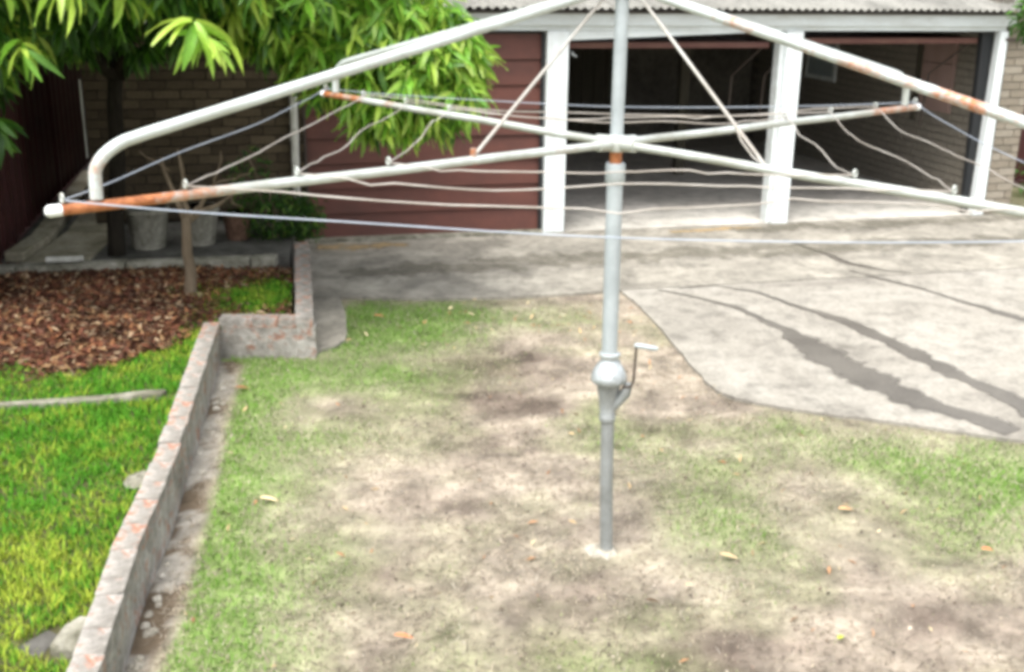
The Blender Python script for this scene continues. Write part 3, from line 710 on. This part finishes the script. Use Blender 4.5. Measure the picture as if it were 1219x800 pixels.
# ================================================================= FENCES
def steel_fence(name, label, P0, P1, z0, z1, n_, mat):
    a, b = Vector(P0), Vector(P1); L = (b-a).length; t = thing(name, label, 'fence', (*P0, z0), math.atan2(b.y-a.y, b.x-a.x))
    wd = L/n_
    for i in range(n_):
        mb = MB(); x = i*wd+.025; k = 8
        prof = []
        for q in range(k): 
            xa = x+(wd-.05)*q/k; ww = (wd-.05)/k; prof += [(xa, 0), (xa+ww*.55, 0), (xa+ww*.7, .022), (xa+ww*.85, .022)]
        prof.append((x+wd-.05, 0)); nb = len(prof)
        mb.v = [(p, q, .06) for p, q in prof]+[(p, q, z1-z0-.04) for p, q in prof]+[(p, q+.006, .06) for p, q in prof]+[(p, q+.006, z1-z0-.04) for p, q in prof]
        for q in range(nb-1): mb.f += [[q, q+1, nb+q+1, nb+q], [2*nb+q, 3*nb+q, 3*nb+q+1, 2*nb+q+1]]
        part('fence_panel', mb, mat, t); part('fence_post', MB().quadbox(i*wd-.025, i*wd+.025, -.02, .03, 0, z1-z0), mat, t)
    part('fence_rail', MB().quadbox(0, L, -.022, .034, z1-z0-.035, z1-z0+.005), mat, t); part('fence_rail', MB().quadbox(0, L, -.022, .034, .02, .055), mat, t)
    return t
steel_fence('boundary_fence', 'dark maroon steel panel fence running back along the left path', (-3.9,7.4), (-5.75,16.4), .2, 2.0, 4, m_fence)
steel_fence('paling_fence', 'maroon fence glimpsed beyond the beige brick pier', (5.9,14.6), (9.5,14.9), 0, 1.8, 3, m_fence)
# neighbour beyond the left fence
nb = thing('neighbour_house', 'white weatherboard house glimpsed through leaves over the left fence', 'house', (-9.0, 13, 0), .2)
part('wall', MB().quadbox(-3, 3, 0, 5, 0, 2.9), m_neigh, nb)
mb = MB(); mb.v = [(-3.4,-.5,2.9),(3.4,-.5,2.9),(3.4,5.5,2.9),(-3.4,5.5,2.9),(-2,2.5,4.3),(2,2.5,4.3)]; mb.f = [[0,1,5,4],[1,2,5],[2,3,4,5],[3,0,4],[0,3,2,1]]
part('roof', mb, m_roof, nb)

# ================================================================= POTS
def pot(loc, r0, r1, h, mat, label, cat='pot'):
    t = thing('plant_pot', label, cat, loc)
    part('vessel', MB().lathe([(r0*.9,0),(r0,.01),(r1*.98,h*.85),(r1,h*.86),(r1*1.05,h*.88),(r1*1.05,h),(r1*.95,h),(r1*.9,h-.04),(r1*.88,h-.05)], n=28), mat, t, 'auto')
    part('soil', MB().lathe([(r1*.9,h-.06),(r1*.5,h-.035),(.01,h-.03)], n=20), m_bark, t)
    return t
pot((-3.12,9.46,.27), .135, .18, .36, m_pot, 'large pale weathered pot beside the dark tree trunk on the patio', 'plant pot')
pot((-2.72,9.62,.27), .12, .165, .34, m_pot, 'grey weathered pot behind the bare forked sapling', 'plant pot')
pot((-2.45,9.86,.27), .10, .13, .24, m_tpot, 'small dull brown terracotta pot against the shaded brick wall', 'plant pot')

# ================================================================= TREES
def branchy(mb, p0, p1, r0, r1, n_=6, wob=.06, seg=8):
    p0, p1 = Vector(p0), Vector(p1); pts = []
    for i in range(n_+1):
        t = i/n_; o = Vector((random.uniform(-1,1), random.uniform(-1,1), random.uniform(-.5,.5)))*wob*(0 if i in (0, n_) else 1)
        pts.append(p0.lerp(p1, t)+o)
    mb.tube(pts, [r0+(r1-r0)*i/n_ for i in range(n_+1)], seg); return pts
random.seed(21)
sp = thing('sapling', 'bare forked sapling growing in the leaf mulch', 'tree', (-2.42, 8.2, .2))
mb = MB(); branchy(mb, (0,0,-.05), (.0,0,.62), .05, .034, 5, .012); part('trunk', mb, m_bark2, sp, True)
for e in ((-.16,.05,1.05), (.22,.0,.86), (.34,.1,.78), (-.05,.1,1.1)):
    mb = MB(); branchy(mb, (0,0,.58), e, .026, .008, 5, .025); part('branch', mb, m_bark2, sp, True)
for e0, e1 in (((.22,0,.86),(.28,.05,1.1)), ((.22,0,.86),(.5,0,.95)), ((-.1,.04,.95),(-.3,0,1.1)), ((.22,0,.86),(.4,.1,.68))):
    mb = MB(); branchy(mb, e0, e1, .009, .004, 4, .02, 5); part('twig', mb, m_bark2, sp, True)

# mango-like tree: long drooping leaves in whorls
tr = thing('mango_tree', 'dense tree with long drooping green leaves hanging over the left of the yard', 'tree', (-3.32, 9.2, .25))
TO = Vector((-3.32, 9.2, .25))
mb = MB(); branchy(mb, (0,0,-.05), (.14,-.02,1.5), .075, .06, 7, .015, 10)
part('trunk', mb, m_bark, tr, True)
limb_ends = [(-2.6,8.6,2.75),(-3.6,7.8,3.1),(-3.9,9.0,3.2),(-1.7,8.8,2.9),(-2.9,9.6,3.3)]
for e in limb_ends:
    mb = MB(); branchy(mb, (.14,-.02,1.48), Vector(e)-TO, .055, .03, 6, .06); part('branch', mb, m_bark, tr, True)
for a, e in (((-1.7,8.8,2.9),(-.8,8.5,2.5)), ((-2.6,8.6,2.75),(-2.0,7.1,2.6)), ((-3.6,7.8,3.1),(-3.0,6.4,2.6)), ((-1.7,8.8,2.9),(-1.2,8.0,2.7)),((-3.6,7.8,3.1),(-2.7,6.6,2.45))):
    mb = MB(); branchy(mb, Vector(a)-TO, Vector(e)-TO, .03, .012, 6, .05); part('branch', mb, m_bark, tr, True)
variants = [leaf_shape(5, w_, f_, b_, v_, i) for i, (w_, f_, b_, v_) in enumerate([(.25,.2,.25,1),(.22,.28,.45,1.5),(.28,.13,.35,1),(.24,.22,.6,2)])]
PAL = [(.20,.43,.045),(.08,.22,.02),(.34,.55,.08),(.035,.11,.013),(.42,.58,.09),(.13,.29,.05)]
leaves = []   # (Matrix4 np, variant, colour)
r2 = np.random.default_rng(99)
def whorl(c, lenm, young, n_=None, droop=(.35,1.25)):
    n_ = n_ or int(r2.integers(9, 15)); droop = (droop[0]-.75*r2.random()*(young > 0), droop[1]-.2*(young > 0)); a0 = r2.uniform(0, 2*PI)
    for i in range(n_):
        a = a0+i*2.4+r2.normal(0, .2); dp = r2.uniform(*droop); L = lenm*r2.uniform(.7, 1.12)
        mt = Matrix.Translation(Vector(c)+Vector((0,0,r2.uniform(-.04,.07)))) @ Euler((0,0,a)).to_matrix().to_4x4() @ Euler((0,dp,0)).to_matrix().to_4x4() @ Euler((r2.normal(0,.55),0,0)).to_matrix().to_4x4() @ Matrix.Translation((.015,0,0)) @ Matrix.Scale(L, 4)
        u = r2.random()
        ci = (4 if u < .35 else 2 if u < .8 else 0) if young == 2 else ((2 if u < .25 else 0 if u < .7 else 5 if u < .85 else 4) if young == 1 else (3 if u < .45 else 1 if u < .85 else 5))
        leaves.append((np.array(mt), int(r2.integers(0, 4)), ci))
def crown(c, r, n_, lenm, yp, zmin=None):
    k = 0
    while k < n_:
        v = r2.normal(0, 1, 3); v /= np.linalg.norm(v); q = r2.uniform(.45, 1)**.5
        p = np.array(c)+v*q*np.array(r)
        if zmin and p[2] < zmin: continue
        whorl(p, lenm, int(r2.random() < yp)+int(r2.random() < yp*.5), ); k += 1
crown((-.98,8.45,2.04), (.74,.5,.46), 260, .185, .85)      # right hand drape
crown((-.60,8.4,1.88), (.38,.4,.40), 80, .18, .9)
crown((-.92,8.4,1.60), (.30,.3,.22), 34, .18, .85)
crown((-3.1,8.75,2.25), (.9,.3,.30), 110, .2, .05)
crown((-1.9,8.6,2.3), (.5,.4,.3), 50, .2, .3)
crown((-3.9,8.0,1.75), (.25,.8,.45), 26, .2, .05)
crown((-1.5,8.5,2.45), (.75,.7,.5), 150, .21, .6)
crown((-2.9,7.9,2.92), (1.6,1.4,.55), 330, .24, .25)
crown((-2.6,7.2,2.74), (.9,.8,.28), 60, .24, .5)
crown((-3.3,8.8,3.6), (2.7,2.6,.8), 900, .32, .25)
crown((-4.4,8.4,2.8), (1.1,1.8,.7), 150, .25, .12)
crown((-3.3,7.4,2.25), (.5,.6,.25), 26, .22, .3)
# shoots that hang lower
whorl((-1.86,6.75,2.24), .27, 2, 15, (.25,1.3)); whorl((-1.78,6.85,2.17), .24, 2, 10, (.5,1.35))
whorl((-2.78,6.55,2.12), .22, 1, 9, (.1,1.2)); whorl((-2.30,6.9,2.42), .24, 1, 9); whorl((-3.0,6.1,2.5), .24, 2, 12, (.6,1.4)); whorl((-2.45,6.4,2.50), .24, 2, 9, (.8,1.4))
whorl((-1.35,7.6,2.42), .24, 1, 12); whorl((-1.6,7.2,2.45), .24, 1, 12); whorl((-2.1,7.4,2.4), .22, 0, 12); whorl((-3.2,6.9,2.25), .22, 0, 10)
whorl((-3.45,7.6,1.55), .22, 0, 10); whorl((-3.6,7.5,1.25), .22, 0, 9); whorl((-3.3,7.3,2.0), .22, 0, 10); whorl((-2.9,7.5,2.2), .22, 0, 10)
# which leaves show largest: the nearest to the yard, low enough to be in view
Mi = np.array(cam.matrix_world.inverted()); score = []
for i, (mt, vi, ci) in enumerate(leaves):
    p = mt @ np.array([.5,0,-.1,1]); q = Mi @ p; dz = -q[2]; u = q[0]/dz*1347.5; v = q[1]/dz*1347.5
    vis = abs(u) < 605 and abs(v) < 395
    sz = np.linalg.norm(mt[:3,0])*1347/dz
    score.append(sz-(0 if p[1] < 8.3 else 12)+(0 if vis else -1000))
big = set(np.argsort(-np.array(score))[:300].tolist())
cache = {}
def leaf_mesh(vi, ci):
    if (vi, ci) not in cache:
        V, F = variants[vi]; C = np.tile(np.array(PAL[ci]), (len(V), 1)); C[1::3] *= 1.25; cache[vi, ci] = np_mesh('leaf', V, F, m_leaf, C, True)
    return cache[vi, ci]
VV = []; FF = []; CC = []; off = 0
TI = Matrix.Translation(-TO)
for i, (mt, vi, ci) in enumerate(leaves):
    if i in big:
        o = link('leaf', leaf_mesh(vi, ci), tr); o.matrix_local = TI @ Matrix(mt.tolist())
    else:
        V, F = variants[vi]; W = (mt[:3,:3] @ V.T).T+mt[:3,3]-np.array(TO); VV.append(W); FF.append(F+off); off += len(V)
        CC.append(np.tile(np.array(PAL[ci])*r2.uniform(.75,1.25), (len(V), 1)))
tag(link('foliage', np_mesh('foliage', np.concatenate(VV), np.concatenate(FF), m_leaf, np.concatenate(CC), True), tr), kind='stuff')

# ---- generic bush of small leaves
def bush(name, label, cat, loc, ells, leaf, cols, seed, stem=None):
    t = thing(name, label, cat, loc); r = np.random.default_rng(seed); VV = []; FF = []; CC = []; off = 0; B, F = leaf_shape(2, .42, .2, .3)
    for c_, rr, n_ in ells:
        v = r.normal(0, 1, (n_, 3)); v /= np.linalg.norm(v, axis=1)[:, None]; p = np.array(c_)+v*(r.uniform(.2, 1, (n_, 1))**.5)*np.array(rr)*(1+.25*(r.random((n_,1))-.5))
        for q in range(n_):
            mt = np.array(Matrix.Translation(Vector(p[q])) @ Euler((r.normal(0,.6), r.uniform(-.6,1.1), r.uniform(0,2*PI))).to_matrix().to_4x4() @ Matrix.Scale(leaf*r.uniform(.6,1.2), 4))
            VV.append((mt[:3,:3] @ B.T).T+mt[:3,3]); FF.append(F+off); off += len(B); CC.append(np.tile(np.array(cols[r.integers(0,len(cols))])*r.uniform(.7,1.25), (len(B),1)))
    tag(link('foliage', np_mesh('foliage', np.concatenate(VV), np.concatenate(FF), m_shrub, np.concatenate(CC)), t), kind='stuff')
    if stem:
        for e in stem: mb = MB(); branchy(mb, (0,0,-.05), e, .018, .007, 5, .03, 6); part('stem', mb, m_bark2, t, True)
    return t
bush('shrub', 'dark green shrub against the brick wall beside the maroon board door', 'shrub', (-2.15,9.95,.27), [((.0,0,.22),(.42,.28,.26),1000), ((.26,0,.16),(.22,.22,.22),420), ((-.2,.1,.55),(.25,.2,.25),180)], .07, [(.03,.085,.012),(.045,.13,.015),(.02,.06,.01),(.09,.17,.02)], 4, [(.2,0,.4),(-.2,.05,.7),(0,-.05,.45),(.3,.05,.25)])
bush('bush', 'leafy green bush overhanging the garage roof corner at top right', 'bush', (6.9,12.6,0), [((-1.66,-.66,2.2),(.19,.2,.24),420), ((.2,0,2.1),(.9,.8,1.1),1400)], .09, [(.06,.16,.02),(.09,.22,.03),(.04,.11,.015)], 8, [(0,0,1.6),(-1.6,-.62,2.12),(.4,.2,2.3)])
bush('bush', 'low green plants at the foot of the maroon fence beyond the brick pier', 'bush', (7.4,14.1,0), [((0,0,.2),(1.4,.35,.3),900)], .10, [(.05,.13,.02),(.07,.18,.03)], 12)
bush('hedge', 'dark trees standing beyond the left boundary fence', 'trees', (-7.2,11.2,0), [((0,1,2.6),(1.5,3.2,.9),2600)], .2, [(.02,.06,.012),(.035,.10,.018)], 13, [(0,0,2.2)])

# ================================================================= CLOTHES HOIST
HX, HY, HH, HA, HL, HT = .425, 4.754, 1.908, 2.563, 2.3335, .708
h = thing('clothes_hoist', 'rotary clothes hoist with weathered silver arms and crank standing on the lawn', 'clothes hoist', (HX, HY, 0))
def hp(name, mb, mat, parent=None, smooth='auto', bevel=0, rust=None):
    o = part(name, mb, mat, parent or h, smooth, bevel)
    me = o.data; a = me.attributes.new('rust', 'FLOAT_COLOR', 'POINT'); c = np.zeros((len(me.vertices), 4), np.float32); c[:,3] = 1
    if rust:
        for i, v in enumerate(me.vertices): c[i,:3] = rust(v.co)
    a.data.foreach_set('color', c.ravel()); return o
LX = .035  # slight lean of the foot
hp('pole', MB().tube([(LX,0,-.05),(LX*.55,0,.35),(.012,0,.70)], .030, 18), m_galv)
gb = hp('gearbox', MB().lathe([(.060,.842),(.074,.846),(.080,.855),(.080,.872),(.074,.89),(.064,.912),(.052,.93),(.040,.945),(.038,.955),(.048,.972),(.047,.980),(.038,.984)], (.010,0,0), 28), m_cast)
hp('gear_cone', MB().lathe([(.034,.655),(.037,.665),(.037,.685),(.034,.69),(.042,.76),(.052,.82),(.057,.843)], (.011,0,0), 24), m_galv, gb)
for q in range(8): hp('bolt', MB().tube([(.01+.070*math.cos(q*PI/4+.2),.070*math.sin(q*PI/4+.2),.872),(.01+.070*math.cos(q*PI/4+.2),.070*math.sin(q*PI/4+.2),.893)], .006, 6), m_galv, gb)
for a in (0, PI/2, PI, 1.5*PI): hp('gearbox_rib', MB().tube([(.01+.075*math.cos(a+.5),.075*math.sin(a+.5),.86),(.01+.045*math.cos(a+.5),.045*math.sin(a+.5),.94)], .009, 6), m_cast, gb)
hp('gear_housing', MB().tube([(.03,-.01,.72),(.085,-.02,.80),(.10,-.02,.845)], [.02,.026,.018], 12), m_galv, gb)
hp('crank_arm', MB().tube([(.07,-.03,.83),(.105,-.045,.84),(.115,-.05,.87),(.118,-.05,.95),(.12,-.05,1.035)], .006, 8), m_dark, gb)
hp('crank_handle', MB().tube([(.112,-.05,1.035),(.14,-.05,1.032),(.20,-.05,1.022),(.215,-.05,1.02)], [.009,.012,.012,.007], 12), m_mast, gb)
hp('outer_tube', MB().tube([(.008,0,.975),(.0,0,1.74)], .0345, 20), m_mast)
hp('tube_collar', MB().lathe([(.034,1.735),(.042,1.745),(.043,1.81),(.040,1.825),(.028,1.826)], n=20), m_mast)
hp('inner_tube', MB().tube([(0,0,1.8),(0,0,1.89)], .026, 16), m_rust, rust=lambda c: 1)
hp('mast', MB().tube([(0,0,1.93),(0,0,HA+.03)], .0275, 18), m_mast)
hub = hp('hub', MB().lathe([(.028,HH-.035),(.045,HH-.03),(.05,HH-.015),(.05,HH+.015),(.04,HH+.03),(.028,HH+.035)], n=16), m_arm)
hp('top_collar', MB().lathe([(.028,HA-.06),(.045,HA-.055),(.045,HA+.03),(.03,HA+.045),(.005,HA+.05)], n=16), m_arm)
TS = [.984, .82, .65, .492]
ang = {'NL': HT+PI, 'FR': HT, 'FL': HT+PI/2, 'NR': HT-PI/2}
hooks = {}
for nm, a in ang.items():
    d = Vector((math.cos(a), math.sin(a), 0)); s_ = Vector((-d.y, d.x, 0)); up_ = Vector((0,0,1))
    def rf(c, d=d, nm=nm):
        t = Vector(c).dot(d)/HL; return float(max(0, min(1, (t-.70)/.22)))*{'NL':.72,'FL':.5,'FR':.42,'NR':.4}[nm]+.10*(t > .55)
    N_ = 30
    arm = hp('arm', MB().tube([d*(.04+(HL-.045)*i/N_)+up_*(HH+.0012*math.sin(i*.5+a)) for i in range(N_+1)], .0168, 14), m_arm, rust=rf)
    hp('end_cap', MB().tube([d*(HL-.03)+up_*HH, d*(HL+.004)+up_*HH, d*(HL+.014)+up_*HH], [.0182,.0182,.010], 14), m_cap, arm)
    hp('hub_bracket', MB().tube([d*.03+up_*HH, d*.11+up_*HH], [.03,.026], 12), m_arm, arm)
    # ring hooks
    for t in TS:
        c = d*(HL*t)+up_*(HH+.020)
        ring = [c+s_*(.010*math.cos(q))+up_*(.014+.013*math.sin(q)) for q in np.linspace(-1.3, PI+1.3, 12)]
        hp('line_hook', MB().tube(ring, .0042, 6), m_arm, arm); hooks[nm, t] = c+up_*.008
    # raking support tube from the mast head down to the arm
    zz = lambda t: HA-.02-(HA-.02-(HH+.205))*t/.86
    pts = [d*.03+up_*(HA-.01)]+[d*(HL*t)+up_*zz(t) for t in (.1,.25,.4,.55,.7,.82,.87)]
    bx_ = HL*.90; bz = zz(.90); rad = .085
    ex = HL*.94
    for q in np.linspace(0, 1, 8)[1:]:
        A_ = q*PI/2*.93; x_ = HL*.885+(ex-HL*.885)*math.sin(A_); z_ = zz(x_/HL)-(1-math.cos(A_))*.075
        pts.append(d*x_+up_*z_)
    pts.append(d*(ex+.002)+up_*(HH+.02))
    rr_ = (lambda c: .33 if (Vector(c).dot(Vector((math.cos(HT-PI/2), math.sin(HT-PI/2), 0))) > .3 and Vector(c).z > HH+.2) else .0)
    hp('support_tube', MB().tube(pts, .0190, 14), m_rail, rust=rr_)
# brace rods on the two near arms
for nm in ('NL', 'NR'):
    a = ang[nm]; d = Vector((math.cos(a), math.sin(a), 0)); up_ = Vector((0,0,1))
    p0 = d*.045+up_*(HA-.02); p1 = d*(HL*.327)+up_*(HH+.015)
    hp('brace_rod', MB().tube([p0.lerp(p1, i/10) for i in range(11)], .0068, 8), m_brace, rust=lambda c: .16)
    if nm == 'NR':
        hp('wire_loop', MB().tube([p0.lerp(p1, .80)]+[p0.lerp(p1, q)+Vector((-.012,-.01,-.012)) for q in (.86,.9,.95)]+[p1], .003, 5), m_brace)
    else:
        hp('brace_clip', MB().tube([p1+Vector((0,0,-.03)), p1+Vector((0,0,.03))], .012, 8), m_brace, rust=lambda c: .6)
# clothes lines: four between each pair of neighbouring arms
rw_ = np.random.default_rng(17)
for a_, b_, sag in (('NL','NR',.058), ('NR','FR',.05), ('FR','FL',.06), ('FL','NL',.02)):
    for k, t in enumerate(TS):
        A_, B_ = hooks[a_, t], hooks[b_, t]; pts = []; N_ = 26
        L = (B_-A_).length; nrm = (B_-A_).normalized().cross(Vector((0,0,1)))
        kz = rw_.normal(0, 1, 6); kx = rw_.normal(0, 1, 6); amp = .0035 if k == 0 else .010
        for i in range(N_+1):
            u = i/N_; env = math.sin(PI*u)
            wz = sum(kz[j_]*math.sin((j_+2)*PI*u)/(j_+1.2) for j_ in range(6))*amp; wx = sum(kx[j_]*math.sin((j_+2)*PI*u)/(j_+1.2) for j_ in range(6))*amp
            s0 = sag*(1.0 if k == 0 else (.45 if a_ == 'NL' else 1.5 if a_ == 'FR' else .8))*(L/3.3)
            if k and i % 5 == 3: wz += rw_.normal(0, .006)
            pts.append(A_.lerp(B_, u)+Vector((0,0,-4*s0*u*(1-u)+wz))+nrm*wx)
        hp('clothes_line', MB().tube(pts, .0023 if k == 0 else .0027, 6), m_bwire if k == 0 else m_wire)
# footing
FT = MB().lathe([(.10,-.04),(.092,-.008),(.078,.008),(.05,.016),(.03,.018)], n=13)
for i in range(13):
    k_ = random.uniform(.65, 1.15)
    for lv in range(3): v = FT.v[lv*13+i]; FT.v[lv*13+i] = (v[0]*k_, v[1]*k_, v[2]+random.uniform(-.004,.004))
ft = part('concrete_footing', FT, m_foot, None, False, loc=(HX+LX-.012, HY, -.005)); tag(ft, 'small pale broken concrete footing around the clothes hoist pole', 'footing')
